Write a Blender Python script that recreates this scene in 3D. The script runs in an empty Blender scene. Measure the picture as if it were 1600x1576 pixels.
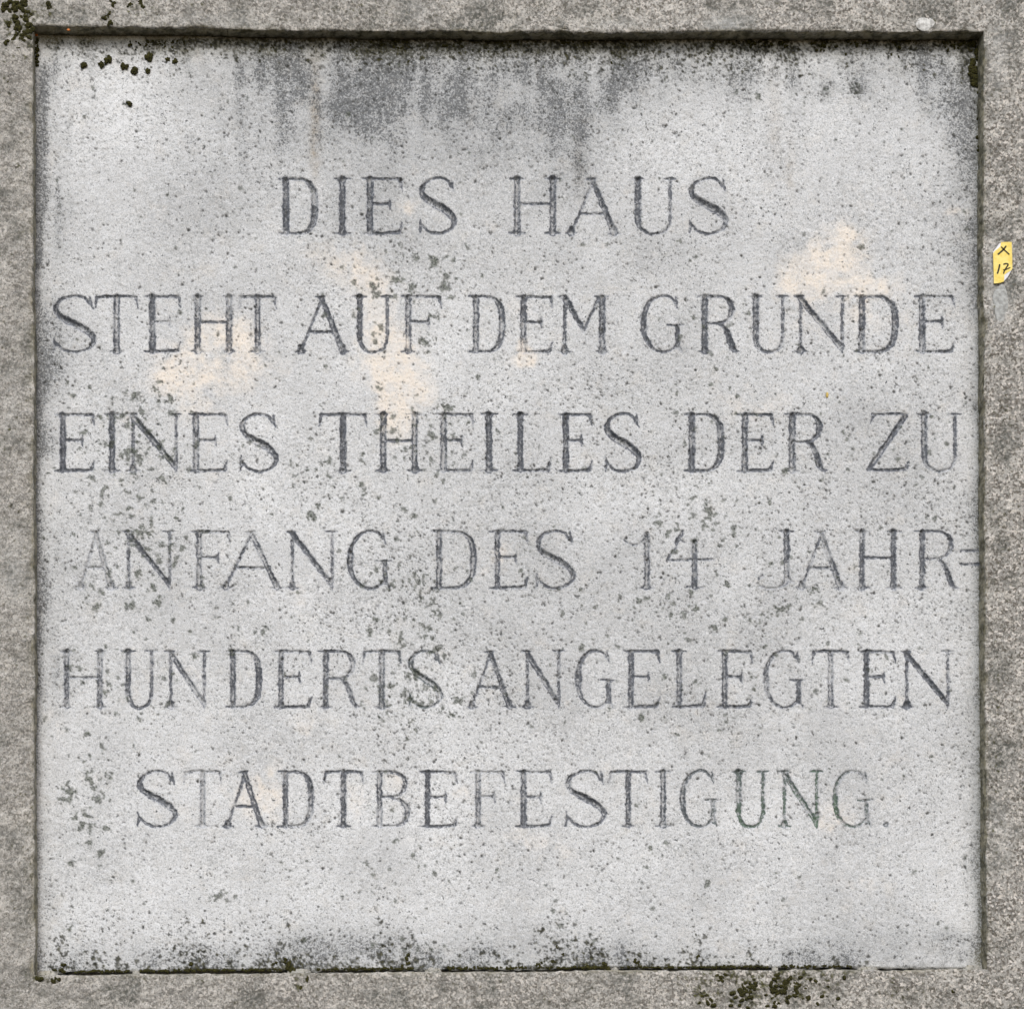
import bpy, math, random
import numpy as np
R = math.radians
scn = bpy.context.scene
# ------------------------------------------------------------------ camera, sky, sun, exposure
S = 0.00075                 # metres per unit; one unit is one pixel of the 1600 wide photograph on the front of the surround
FX, FY = 500.0, 1530.0      # the point of the wall straight in front of the lens
D = 3000.0                  # lens to wall
Z0 = 1.6                    # eye height
cam = bpy.data.objects.new('camera', bpy.data.cameras.new('camera'))
scn.collection.objects.link(cam); scn.camera = cam
cam.location = ((FX-800)*S, -D*S, Z0)
cam.rotation_euler = (R(90), 0, 0)
cam.data.sensor_width = 36; cam.data.lens = 36*D/1600
cam.data.shift_x = (800-FX)/1600; cam.data.shift_y = (FY-788)/1600
cam.data.clip_start = 0.05; cam.data.clip_end = 200
SUN_EL, SUN_AZ = 37, -12    # azimuth measured from straight behind the camera, minus = from the left
w = bpy.data.worlds.new('World'); scn.world = w; w.use_nodes = True
wn = w.node_tree.nodes
sky = wn.new('ShaderNodeTexSky'); sky.sky_type = 'NISHITA'; sky.sun_disc = False
sky.sun_elevation = R(SUN_EL); sky.sun_rotation = R(180+SUN_AZ)
sky.air_density = 1.0; sky.dust_density = 1.8; sky.ozone_density = 1.0
wn['Background'].inputs['Strength'].default_value = 0.10
w.node_tree.links.new(sky.outputs[0], wn['Background'].inputs[0])
sun = bpy.data.objects.new('sun', bpy.data.lights.new('sun', 'SUN'))
scn.collection.objects.link(sun)
sun.data.energy = 1.5; sun.data.angle = R(20); sun.data.color = (1.0, 0.972, 0.938)
sun.rotation_euler = (R(90-SUN_EL), 0, R(SUN_AZ))
scn.view_settings.view_transform = 'Standard'; scn.view_settings.look = 'None'
scn.view_settings.exposure = 0.63; scn.view_settings.gamma = 1.0

rng = np.random.default_rng(17)
random.seed(17)
W, H = 1600, 1576
DEP = 28.0                  # depth of the recess
# ------------------------------------------------------------------ noise and maps on the wall plane
_ky = np.fft.fftfreq(H)[:, None]; _kx = np.fft.rfftfreq(W)[None, :]
def field(sx, sy=None, seed=0):
    sy = sy or sx
    n = np.random.default_rng(seed).standard_normal((H, W)).astype(np.float32)
    f = np.fft.irfft2(np.fft.rfft2(n)*np.exp(-2*math.pi**2*((_kx*sx)**2+(_ky*sy)**2)), s=(H, W))
    return (f/f.std()).astype(np.float32)
f1 = field(0.9, seed=1); f2 = field(1.8, seed=2); f4 = field(4, seed=3); f9 = field(9, seed=4)
f25 = field(25, seed=5); f70 = field(70, seed=6); g9 = field(9, seed=7); g25 = field(25, seed=8); fv = field(5, 45, seed=9)
h2 = field(2.6, 1.3, seed=10); g4 = field(3.2, seed=11)
YY, XX = np.mgrid[0:H, 0:W].astype(np.float32)
def smooth(a, b, x):
    t = np.clip((x-a)/(b-a), 0, 1); return t*t*(3-2*t)
def blob(x, y, rx, ry, wob=0.35):
    q = ((XX-x)/rx)**2+((YY-y)/ry)**2
    return np.exp(-q*1.1)*(1+wob*g25)
def samp(m, x, y):
    x = np.clip(x, 0, W-1.001); y = np.clip(y, 0, H-1.001)
    i = x.astype(int); j = y.astype(int); a = x-i; b = y-j
    return (m[j, i]*(1-a)*(1-b)+m[j, i+1]*a*(1-b)+m[j+1, i]*(1-a)*b+m[j+1, i+1]*a*b)
def wrap(m, x, y):
    return m[np.mod(y.astype(int), H), np.mod(x.astype(int), W)]

# opening of the surround, front edge
def lip(pts, t): return np.interp(t, [p[0] for p in pts], [p[1] for p in pts])
TOP = [(40, 40), (60, 40), (250, 43), (500, 48), (800, 50), (1060, 50), (1300, 49), (1550, 49)]
BOT = [(40, 1523), (120, 1523), (540, 1519), (1000, 1516), (1300, 1515), (1560, 1514)]
LEF = [(30, 51), (300, 51.5), (700, 53), (1100, 54), (1530, 54)]
RIG = [(30, 1538), (400, 1537.5), (900, 1539), (1200, 1541), (1530, 1543)]

# --- stains
soot = np.zeros((H, W), np.float32)
for a in [(620,125,120,70,.50),(790,125,160,65,.60),(880,165,50,70,.45),(430,135,80,60,.42),(700,130,260,90,.22),(1280,100,230,50,.22),(560,205,70,60,.42),
          (730,200,170,60,.32),(380,200,120,120,.18),(900,240,60,140,.22),(1010,110,60,40,.32),(650,300,230,110,.15),
          (1130,110,120,35,.25),(1420,115,90,35,.35),(1290,142,14,14,.75),(1338,140,14,15,.75),(300,300,140,80,.12),
          (520,340,110,60,.15),(100,860,30,50,.12),(905,190,7,90,.35),(880,150,6,70,.25),(950,120,9,50,.3),(700,150,10,70,.2),(575,170,9,80,.22),(1215,120,90,45,.15),(1480,140,40,70,.35),(490,1482,60,28,.38),(600,1470,60,25,.35),(780,1480,80,25,.25),
          (905,1475,60,30,.35),(700,1500,500,22,.22),(1420,1485,110,28,.45),(1250,1500,80,14,.35),(1500,1465,20,10,.5),(1480,1460,30,8,.4),
          (760,840,260,180,.10),(640,960,80,120,.16),(1180,880,200,170,.08),(1450,940,90,200,.12),(1130,600,300,120,.08),(700,1490,400,20,.2)]:
    soot += a[4]*blob(a[0], a[1], a[2]*1.15, a[3]*1.1, .22)
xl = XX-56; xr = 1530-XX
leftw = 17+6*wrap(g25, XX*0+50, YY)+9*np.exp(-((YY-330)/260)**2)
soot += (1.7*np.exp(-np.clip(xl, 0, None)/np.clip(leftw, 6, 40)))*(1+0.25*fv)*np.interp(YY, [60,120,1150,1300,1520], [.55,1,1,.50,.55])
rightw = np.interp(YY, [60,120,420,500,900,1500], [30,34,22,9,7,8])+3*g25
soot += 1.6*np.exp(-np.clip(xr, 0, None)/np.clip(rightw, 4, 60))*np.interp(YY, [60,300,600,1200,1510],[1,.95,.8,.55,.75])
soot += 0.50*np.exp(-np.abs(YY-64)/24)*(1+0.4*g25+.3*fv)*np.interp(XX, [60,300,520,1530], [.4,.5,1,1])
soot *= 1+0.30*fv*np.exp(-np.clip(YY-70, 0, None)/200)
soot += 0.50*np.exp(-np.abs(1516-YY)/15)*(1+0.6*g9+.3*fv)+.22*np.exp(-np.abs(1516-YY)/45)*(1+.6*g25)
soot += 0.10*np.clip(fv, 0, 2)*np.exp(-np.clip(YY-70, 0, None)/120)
soot = soot*(1+0.15*f9+0.12*f25)+.05*f9*(soot > .1)
soot = np.clip(1-np.exp(-soot*1.35), 0, .90)

tone = 0.05*f70+0.04*f25+0.02*f9+.035*smooth(900, 1350, YY)-.02
tone += 0.09*blob(200,200,110,120)+0.09*blob(220,1400,200,90)+0.11*blob(690,560,60,110)+.08*blob(600,590,60,60)+0.06*blob(310,560,110,60)+0.05*blob(1150,1400,200,80)+0.05*blob(1060,220,80,90)
tone -= 0.10*blob(905,200,9,90,.1)+0.06*blob(1212,260,22,130,.1)+0.08*blob(760,300,300,160)+0.05*blob(1000,420,260,70)+0.04*blob(430,430,150,80)

ochre = np.zeros((H, W), np.float32)
for a in [(345,575,85,42,.80),(270,600,45,22,.5),(610,570,45,62,.95),(650,610,45,40,.6),(600,480,35,60,.5),(345,520,60,35,.5),(640,325,22,20,.55),
          (545,410,34,28,.5),(570,445,30,22,.5),(1300,405,50,45,.95),(1270,435,45,25,.7),(1330,365,20,22,.75),(1380,450,35,16,.55),(1260,470,60,50,.3),
          (822,560,18,15,1.0),(815,540,10,14,.6),(425,1235,26,42,.75),(370,1245,30,30,.4),(555,1240,24,34,.6),(615,1220,20,22,.5),(720,1235,26,20,.45),(1180,625,70,36,.42),
          (820,1310,36,24,.4),(1500,330,22,10,.6),(480,1140,40,28,.42),(620,660,30,40,.6),(320,640,40,16,.4),(340,735,22,24,.4),(455,935,40,34,.35),
          (885,1330,24,16,.3),(1340,1380,40,16,.35),(390,1330,30,30,.3),(780,870,14,26,.6),(750,890,20,16,.4),(1400,520,40,60,.32),(1350,500,20,40,.4),(500,700,60,40,.2),
          (960,1210,40,30,.3),(1300,1280,30,30,.35),(1235,990,16,8,.5),(1090,1115,10,8,.3),(470,390,60,24,.35),(800,470,60,80,.15),(1100,460,60,40,.2)]:
    ochre += a[4]*blob(a[0], a[1], a[2]*1.15, a[3]*1.15, .2)
ochre = smooth(.10, .75, ochre+0.12*f9+0.10*f4+.06*f2)*np.clip(ochre*1.4, 0, 1)
rust = 1.0*blob(492,150,8,60,.1)+.7*blob(492,230,9,50,.1)+.4*blob(1210,170,10,70,.1)+.35*blob(1235,265,8,50,.1)+.25*blob(905,260,9,50,.1)+.7*blob(1425,68,80,6)+.3*blob(480,95,20,15)
rust = np.clip(rust*(0.8+.25*g4), 0, 1)
algae = 1.0*np.exp(-np.clip(YY-62, 0, None)/(11+3*g9.clip(-2, 3)))*(0.8+.3*g9)
algae += 0.8*np.exp(-np.clip(xr, 0, None)/5)*np.interp(YY, [60,200,1500],[1.5,1,.7])+.25*blob(1500,95,20,40)
algae += 0.35*blob(300,75,120,14)+.5*blob(900,78,500,10)+0.5*blob(1528,1500,12,16)
algae = np.clip(algae, 0, 1)

# --- spots: small growths, each with a ragged outline
lichen = np.zeros((H, W), np.float32); speck = np.zeros((H, W), np.float32); moss = np.zeros((H, W), np.float32); halo = np.zeros((H, W), np.float32)
def stamp(m, x, y, r, v=1.0, rag=.45, soft=.4):
    k = int(r*1.9)+2; x0, x1, y0, y1 = int(x)-k, int(x)+k+1, int(y)-k, int(y)+k+1
    if x0 < 0 or y0 < 0 or x1 > W or y1 > H: return
    a = random.uniform(0, 3.1); e = random.uniform(.72, 1.0)
    dx = XX[y0:y1, x0:x1]-x; dy = YY[y0:y1, x0:x1]-y
    u = dx*math.cos(a)+dy*math.sin(a); q = dy*math.cos(a)-dx*math.sin(a)
    d = np.sqrt(u*u+(q/e)**2)/r
    n = (f2+f1*.8 if r > 3 else f1)[y0:y1, x0:x1]
    t = smooth(0, soft if r > 2.5 else .6, 1.0-d+rag*n*np.clip(d+.15, 0, 1))*v
    np.maximum(m[y0:y1, x0:x1], t, out=m[y0:y1, x0:x1])
def cluster(m, x, y, rx, ry, n, r0, r1, v=1.0, uni=False):
    for _ in range(n):
        if uni: px, py = random.uniform(x-rx, x+rx), random.uniform(y-ry, y+ry)
        else: px, py = random.gauss(x, rx*.55), random.gauss(y, ry*.55)
        if not (60 < px < 1524 and 66 < py < 1512): continue
        stamp(m, px, py, r0+(r1-r0)*random.random()**3.2, v*random.uniform(.85, 1), .38, .36)
for a in [(215,690,85,110,105,2,7.5),(215,870,80,90,75,2,7),(160,800,80,60,30,2,5),(650,425,75,62,48,2,8.5),(600,520,30,14,6,3,8),(670,690,90,55,42,2,7),(650,960,75,150,120,2,6.5),
          (630,1100,70,40,26,3,8),(1020,965,130,60,42,2,7),(1100,800,80,60,50,2,6),(170,1090,120,110,62,2,6),(145,1260,45,70,20,3,8.5),(600,1380,130,80,46,1.6,4.5),
          (1210,950,120,90,50,2,6.5),(1095,560,70,120,44,2,5.5),(1350,700,240,220,70,1.6,5),(1200,1080,200,100,45,1.8,5.5),(880,700,280,330,110,1.4,4.5),(500,740,60,60,10,3,6),
          (1330,160,120,60,14,1.6,4),(1000,1350,200,60,22,1.6,4),(640,1480,180,25,26,2,5),(900,1460,50,30,22,2,5),(370,960,80,60,10,3,6),(260,860,60,60,22,2,6)]:
    a = list(a); a[4] = int(a[4]*1.45); a[5] *= .85; a[6] *= .88; cluster(lichen, *a)
cluster(lichen, 790, 800, 730, 700, 700, 1.2, 4.0, 1.0, True)
for x, y, r in [(583,451,9),(614,437,8),(643,448,6),(681,406,7),(697,452,7),(666,535,10),(591,605,7),(697,637,8),(570,765,6),(487,806,8),(411,987,7),(412,987,5),(107,1238,10),(140,1215,8),(172,1214,7),(118,1276,6),(140,1291,7),(141,1316,7),(157,1333,7),
                (340,1399,9),(366,1400,4),(110,1451,6),(208,706,9),(217,717,8),(267,624,8),(211,618,8),(212,740,6),(198,710,7),(218,832,9),(233,858,7),(246,942,7),(205,943,7),(240,918,6),(647,1052,11),(640,1090,10),(686,961,8),(1104,1381,6),(1185,150,5),
                (1217,952,7),(1268,926,6),(1275,919,5),(1187,938,4),(1170,970,4),(1134,911,5),(1022,1418,5),(515,720,6),(567,757,6),(200,160,6),(131,181,5),(1035,1055,6),(1003,1120,5),(774,1363,5),(645,1336,4),(677,1365,4),(1227,735,5)]:
    stamp(lichen, x, y, r, 1.0, .45, .45)
# fine black specks: thousands, density varies over the face
dens = 0.30+0.5*soot+.35*blob(640,900,200,330)+.35*blob(1180,880,260,260)+.3*blob(1450,700,100,300)+.3*blob(760,1080,260,120)+.25*blob(500,1460,300,60)+.12*g25-.18*blob(250,1400,260,90)-.15*blob(1250,1400,260,100)-.1*blob(200,250,120,150)
n_ = 0
for _ in range(110000):
    px, py = random.uniform(60, 1524), random.uniform(66, 1512)
    if random.random() > dens[int(py), int(px)]*0.8: continue
    stamp(speck, px, py, 1.05+1.7*random.random()**5, random.uniform(.6, 1), .3); n_ += 1
    if n_ > 26000: break
cluster(moss, 130, 74, 60, 12, 60, 1, 2.6); cluster(moss, 150, 84, 22, 10, 50, 1, 2.4); cluster(moss, 240, 78, 60, 14, 70, 1, 2.6); cluster(moss, 1512, 92, 20, 34, 130, 1.2, 4); cluster(moss, 1524, 150, 6, 60, 60, 1, 3); cluster(speck, 1290, 142, 11, 12, 60, 1, 2.2); cluster(speck, 1338, 140, 12, 12, 60, 1, 2.2); cluster(lichen, 1290, 142, 9, 9, 7, 2, 4); cluster(lichen, 1338, 140, 9, 9, 7, 2, 4)
for k in range(60):
    t = k/59; stamp(speck, 1413+t*22+1.5*math.sin(t*9), 100+t*62, .8, .7); stamp(speck, 1437+t*28, 165+t*28+1.5*math.sin(t*7), .7, .45)
for _ in range(3800):
    t = random.expovariate(1/20); px = random.uniform(430, 1525)
    if t < 75 and random.random() < .55+.35*g25[int(64+t), int(px)]+.25*(870 < px < 1250): stamp(speck, px, 63+t, 1.0+1.6*random.random()**3, random.uniform(.7, 1), .4)
# moss dots under the soffit and along the sill
def mossdots(n, xs, ys, r0, r1, lo, hi, decay):
    for _ in range(n):
        px = random.uniform(*xs); t = random.expovariate(1/decay)
        py = ys+t if lo == 'down' else ys-t
        if t > hi or g9[min(H-1, int(py)), int(px)]*.5+random.gauss(0, .6) < -0.1: continue
        stamp(moss, px, py, r0+(r1-r0)*random.random()**3, random.uniform(.7, 1), .45)
mossdots(4200, (190, 1525), 62, 1.1, 4.0, 'down', 60, 12)
mossdots(700, (70, 500), 63, 1.0, 2.6, 'down', 50, 10)
mossdots(2100, (880, 1260), 66, 1.1, 3.2, 'down', 62, 20)
mossdots(1300, (550, 900), 66, 1.1, 3.0, 'down', 46, 14)
mossdots(200, (90, 300), 66, 1.1, 3.0, 'down', 46, 14)
for cx, rx, n, hgt in [(100,24,40,22),(150,16,24,16),(190,14,14,12),(296,26,60,24),(360,10,12,20),(440,26,46,22),(470,16,22,14),(500,16,14,18),(600,20,34,30),(640,12,24,20),(755,12,10,20),
                       (865,30,60,32),(920,24,30,14),(995,14,10,10),(1090,22,26,24),(1180,14,16,14),(1300,14,10,12),(1350,8,6,8),(530,300,90,9),(1000,150,60,8)]:
    for _ in range(int(n*2.6)):
        px = random.gauss(cx, rx*.6); py = 1513-random.expovariate(1/hgt)
        if 60 < px < 1520 and py > 1430: stamp(moss, px, py, 1.1+3.0*random.random()**2.5, random.uniform(.75, 1), .5)

# ------------------------------------------------------------------ the carved letters: strokes in wall units
def cr(pts, n=9):
    P_ = [pts[0]]+list(pts)+[pts[-1]]; out = []
    for i in range(1, len(P_)-2):
        p0, p1, p2, p3 = [np.array(q, float) for q in P_[i-1:i+3]]
        for k in range(n):
            t = k/n
            out.append(.5*((2*p1)+(-p0+p2)*t+(2*p0-5*p1+4*p2-p3)*t*t+(-p0+3*p1-3*p2+p3)*t**3))
    out.append(np.array(pts[-1], float)); return out
HL = 2.0
def glyph(ch, w, h, st):
    L = []
    hl = HL
    def ln(*p): L.append([np.array(q, float) for q in p])
    def cv(p): L.append(cr([(x*w, y*h, r) for x, y, r in p]))
    def ser(cx, y, half=10, d=1):      # d=1 foot, -1 head
        ln((cx-half, y, .9), (cx, y, 2.3), (cx+half, y, .9)); ln((cx, y+d*1.5, min(st+1.6, 6.5)), (cx, y+d*7, st*.9))
    def stem(cx, y0=0, y1=None, r=None, top=True, bot=True, half=10):
        y1 = h if y1 is None else y1
        ln((cx, y0+2, r or st), (cx, y1-2, r or st))
        if bot: ser(cx, y0+1, half)
        if top: ser(cx, y1-1, half, -1)
    if ch == 'I': stem(w/2, half=max(10, w/2))
    elif ch == 'D':
        stem(12, half=9, bot=False, top=False); ln((0, h-1, 1), (12, h-1, 2.2), (w*.5, h-1, hl)); ln((0, 1, 1), (12, 1, 2.2), (w*.5, 1, hl))
        c = w*.46; pts = []
        for k in range(17):
            t = math.pi*(.5-k/16); cc, ss = math.cos(t), math.sin(t)
            pts.append(np.array((c+(w-st-c)*abs(cc)**.72, h/2+(h/2-1.2)*math.copysign(abs(ss)**.74, ss), hl+(st-hl+.6)*abs(cc)**1.3)))
        L.append(pts)
    elif ch in 'EF':
        stem(12, top=False, bot=(ch == 'F'), half=11)
        ln((0, h-1, 1), (12, h-1, 2.4), (w*.7, h-1.5, hl), (w-4, h-2, 2.6)); ln((w-3.5, h-3, 2.8), (w-.5, h-19, .8))
        ln((12, h*.54, hl), (w*.66, h*.54, hl)); ln((w*.69, h*.54+8, .8), (w*.67, h*.54, 2.6), (w*.70, h*.54-10, .8))
        if ch == 'E': ln((0, 1, 1), (12, 1, 2.4), (w*.7, 1.2, hl+.2), (w-5, 2, 2.6)); ln((w-5, 3, 3.0), (w-.5, 17, .8))
    elif ch == 'L':
        stem(12, bot=False, half=11); ln((0, 1, 1), (12, 1, 2.4), (w*.7, 1.5, hl+.2), (w-5, 2.4, 3)); ln((w-5, 4, 3.0), (w-1, 22, .9))
    elif ch == 'H':
        o = 13 if w > 72 else 10
        stem(o, half=o-1); stem(w-o, half=o-1); ln((o, h*.53, hl), (w-o, h*.53, hl))
    elif ch == 'T':
        stem(w/2, top=False, half=11); ln((3, h-2, 2.2), (w*.3, h-1, hl), (w*.5, h-1, 2.6), (w*.7, h-1, hl), (w-3, h-2, 2.2))
        ln((4, h-3, 2.5), (0.5, h-20, .8)); ln((w-4, h-3, 2.5), (w-.5, h-20, .8))
    elif ch == 'A':
        ax = w*.50
        ln((9, 2, hl), (ax, h-4, hl+.1)); ln((ax-1, h-3, 3.6), (w-11, 3, st+.2)); ser(9, 1, 9); ser(w-10, 1, 10)
        ln((ax-11, h-1.5, .9), (ax-1, h-2, 2.6), (ax+4, h-1, 1.5)); ln((9+(ax-9)*.36, h*.36, hl), (ax+(w-11-ax)*.64, h*.36, hl+.2))
    elif ch == 'N':
        ln((10, 2, hl+.2), (10, h-3, hl+.2)); ln((w-9, h-2, hl+.2), (w-9, 4, hl+.4)); ln((10, h-5, st), (w-11, 8, st-.4)); ln((w-11, 9, 3.4), (w-9, -2, .9))
        ser(10, 1, 10); ln((0, h-1, .9), (9, h-1.5, 3), (15, h-1, 1.5)); ln((w-19, h-1, .9), (w-9, h-1, 2.0), (w, h-1, .9))
    elif ch == 'M':
        ln((10, 2, hl+.6), (11, h-3, hl+.6)); ser(10, 1, 10); ln((12, h-5, st), (w*.49, h*.40, 3)); ln((w*.49, h*.37, hl), (w*.78, h-4, hl)); stem(w-12, r=st, half=9, top=False)
        ln((0, h-1, .9), (11, h-1.5, 3)); ln((w-24, h-1, .9), (w-12, h-1, 2.4), (w-2, h-1, .9))
    elif ch == 'U':
        ln((12, h-3, st), (12, h*.26, st)); ser(12, h-1, 11, -1); ln((w-9, h-3, hl+.4), (w-9, h*.25, hl+.4)); ser(w-9, h-1, 9, -1) if False else ln((w-19, h-1, .9), (w-9, h-1, 2.2), (w, h-1, .9))
        L.append(cr([(12, h*.28, st), (14, h*.14, st*.8), (w*.36, h*.025, 2.6), (w*.56, h*.0, hl+.2), (w*.76, h*.06, hl+.3), (w-11, h*.16, hl+.3), (w-9, h*.27, hl+.4)]))
    elif ch == 'S':
        cv([(.84,.84,1.5),(.74,.955,hl),(.50,1.0,hl),(.22,.935,2.4),(.09,.80,4.0),(.14,.67,st*.95),(.34,.565,st+1.0),(.58,.475,st+1.3),(.83,.355,st+.4),(.945,.22,4.2),(.84,.075,2.3),(.55,0,hl),(.28,.035,hl),(.10,.15,1.8)])
        ln((w*.86, h*.99, .8), (w*.88, h*.87, 2.3), (w*.93, h*.76, .9)); ln((w*.04, h*.27, .8), (w*.07, h*.13, 2.6), (w*.03, h*.0, .8))
    elif ch == 'G':
        cv([(.80,.86,1.5),(.70,.965,hl),(.50,1.0,hl),(.26,.92,2.8),(.10,.72,st*.85),(.075,.50,st+.5),(.10,.28,st*.85),(.26,.08,2.8),(.50,0,hl),(.70,.04,hl),(.84,.13,2.6)])
        ln((w*.82, h*.99, .8), (w*.83, h*.88, 2.3), (w*.86, h*.78, .9)); ln((w*.85, h*.46, st*.8), (w*.86, h*.10, st*.8)); ln((w*.86, h*.12, 3.2), (w*.97, 0, .8)); ln((w*.62, h*.48, .9), (w*.85, h*.475, 2.2), (w*1.0, h*.48, .9))
    elif ch == 'R':
        stem(12, half=10, top=False); ln((0, h-1, 1), (12, h-1, 2.3), (w*.5, h-1, hl))
        cv([(.48,.99,hl),(.66,.965,2.4),(.80,.86,st*.9),(.815,.74,st*.95),(.76,.61,st*.7),(.58,.525,hl),(.2,.51,hl)])
        L.append(cr([(w*.52, h*.51, 1.8), (w*.66, h*.42, 3.4), (w*.76, h*.26, st*.95), (w*.82, h*.10, st*.9), (w*.9, h*.025, 2.6), (w, 1, .9)]))
    elif ch == 'B':
        stem(12, half=10, top=False, bot=False); ln((0, h-1, 1), (12, h-1, 2.3), (w*.5, h-1, hl)); ln((0, 1, 1), (12, 1, 2.3), (w*.5, 1, hl))
        cv([(.45,.99,hl),(.70,.95,2.6),(.85,.84,st*.85),(.86,.72,st*.85),(.74,.58,2.6),(.50,.535,hl),(.25,.535,hl)])
        cv([(.45,.535,hl),(.75,.47,2.8),(.91,.34,st),(.91,.20,st),(.78,.05,2.8),(.48,.01,hl)])
    elif ch == 'Z':
        ln((w*.17, h-2, 2.4), (w*.6, h-1, hl), (w-5, h-1.5, 2)); ln((w*.18, h-3, 2.5), (w*.13, h-16, .9)); ln((w-8, h-5, st-.6), (8, 5, st-.4)); ln((4, 1.5, 2), (w*.5, 1.5, hl+.2), (w-7, 3, 2.8)); ln((w-7, 3, 2.6), (w-3, 15, .9))
    elif ch == 'J':
        stem(w-14, y0=h*.16, bot=False, half=12)
        L.append(cr([(w-14, h*.2, st), (w-15, h*.10, 3.6), (w*.55, h*.02, hl), (w*.30, h*.0, hl), (w*.10, h*.03, hl), (w*.02, h*.08, 1.4)])); ln((w-14, h*.2, 4.5), (w-3, h*.10, 1))
        ln((w*.02, h*.17, 1.6), (w*.12, h*.22, 2.8))
    elif ch == '1':
        stem(w*.70, y1=h*.97, half=12, top=False); L.append(cr([(w*.72, h*.97, 1.6), (w*.56, h*.82, 1.3), (w*.34, h*.745, hl), (w*.12, h*.79, 1.3), (w*.02, h*.86, .8)]))
    elif ch == '4':
        L.append(cr([(w*.36, h*.99, 2.6), (w*.24, h*.82, 3.2), (w*.22, h*.72, 1.6), (w*.08, h*.57, 2.0), (w*.03, h*.49, 1.8)]))
        ln((w*.03, h*.49, 1.6), (w, h*.50, 1.8)); ln((w*.30, h*.85, 1.0), (w*.42, h*.80, 1.4)); stem(w*.60, y0=1, y1=h*.82, half=13, top=False, r=st)
    elif ch == '=': ln((1, h*.66, 1.3), (w*.5, h*.65, 2), (w, h*.66, 1.8)); ln((1, h*.42, 1.6), (w, h*.42, 2.4))
    elif ch == '.': ln((w/2-1, 4, 3.8), (w/2+1, 4, 3.8))
    return L
ROWS = [
 (278, 365, 4.9, .95, 'D435-497 I522-548 E566-629 S654-713 H795-877 A884-970 U985-1056 S1075-1138'),
 (462, 550, 4.8, .9, 'S81-150 T148-216 E226-283 H299-368 T373-432 A461-546 U550-614 F626-690 D732-789 E806-864 M872-953 G1001-1068 R1089-1155 U1169-1232 N1241-1325 D1335-1404 E1429-1492'),
 (646, 736, 4.8, .95, 'E86-148 I162-188 N198-284 E294-356 S373-435 T498-574 H586-661 E681-740 I751-777 L801-862 E872-926 S944-1002 D1069-1132 E1152-1209 R1226-1292 Z1351-1422 U1432-1501'),
 (829, 919, 4.3, .88, 'A117-184 N191-274 F299-360 A344-443 N447-528 G542-612 D674-744 E765-825 S835-899 1974-1026 41040-1115 J1184-1243 A1244-1324 H1334-1409 R1429-1498 =1500-1528'),
 (1016, 1105, 4.2, .88, 'H94-166 U188-246 N257-328 D352-409 E427-487 R497-563 T566-627 S637-691 A728-806 N814-882 G899-960 E974-1031 L1049-1103 E1120-1176 G1192-1257 T1268-1328 E1342-1400 N1407-1490'),
 (1204, 1291, 4.3, .88, 'S213-277 T286-347 A347-419 D434-490 T505-568 B581-641 E656-715 F735-789 E806-863 S882-948 T951-1012 I1024-1048 G1062-1123 U1142-1201 N1216-1285 G1300-1363 .1378-1391'),
]
# a few letters have lost most of their paint, others keep it
STR = {(3, 'A', 117): .75, (4, 'H', 94): .8, (5, 'T', 286): .7}
depth = np.zeros((H, W), np.float32); lid = np.full((H, W), -1, np.int32); paint = np.zeros((H, W), np.float32)
letters = []
wx = (0.55*f2+0.45*f1)*0.75; wy = (0.55*h2+.4*g4)*0.6
for r, (y0, y1, st, amt, txt) in enumerate(ROWS):
    for tok in txt.split():
        ch = tok[0]; a, b = [int(v) for v in tok[1:].split('-')]
        w_, h_ = b-a, y1-y0
        k = 9; X0, X1, Y0, Y1 = a-k, min(b+k, 1532), y0-k, y1+k
        xs = XX[Y0:Y1, X0:X1]+wx[Y0:Y1, X0:X1]-a; ys = y1-(YY[Y0:Y1, X0:X1]+wy[Y0:Y1, X0:X1])
        best = np.full(xs.shape, -9., np.float32)
        for s_ in glyph(ch, w_, h_, st*random.uniform(.93, 1.06)):
            for p, q in zip(s_[:-1], s_[1:]):
                vx, vy = q[0]-p[0], q[1]-p[1]; l2 = vx*vx+vy*vy+1e-6
                t = np.clip(((xs-p[0])*vx+(ys-p[1])*vy)/l2, 0, 1)
                d = np.hypot(xs-p[0]-t*vx, ys-p[1]-t*vy)
                np.maximum(best, p[2]+(q[2]-p[2])*t-d, out=best)
        li = len(letters); letters.append((ch, r, a, b))
        sub = depth[Y0:Y1, X0:X1]; m = best > sub
        lid[Y0:Y1, X0:X1][m & (best > 0)] = li
        np.maximum(sub, best, out=sub)
        am = amt*.95*STR.get((r, ch, a), random.uniform(.92, 1.08))
        pm = smooth(-1.6, .5, best)*am*(1.14-random.choice((.0, .10, .2, .32))*smooth(1.2, 3.6, best))
        np.maximum(paint[Y0:Y1, X0:X1], pm, out=paint[Y0:Y1, X0:X1])
groove = np.clip(depth, 0, 4.6)
groove *= 1.35
paint *= np.clip(1.0+0.12*f9+.08*g4, .6, 1.25)
paint *= 1-0.75*smooth(.3, .9, ochre)*smooth(.4, 1.3, g9)
greenl = np.clip(blob(1240,1245,130,80,.3)*.9+.35*blob(640,1070,60,60), 0, 1)*paint

# face relief of the slab, + is into the stone
relief = 0.20*f1+0.10*f2+0.06*h2+0.06*f4+0.2*f25+.8*f70
relief += 1.0*speck-.30*lichen*(1+.6*f2)-.7*moss+.25*soot*f2
relief += 2.2*np.exp(-(((XX-1291)/3)**2+((YY-617)/4)**2)*1.2)+groove

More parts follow.
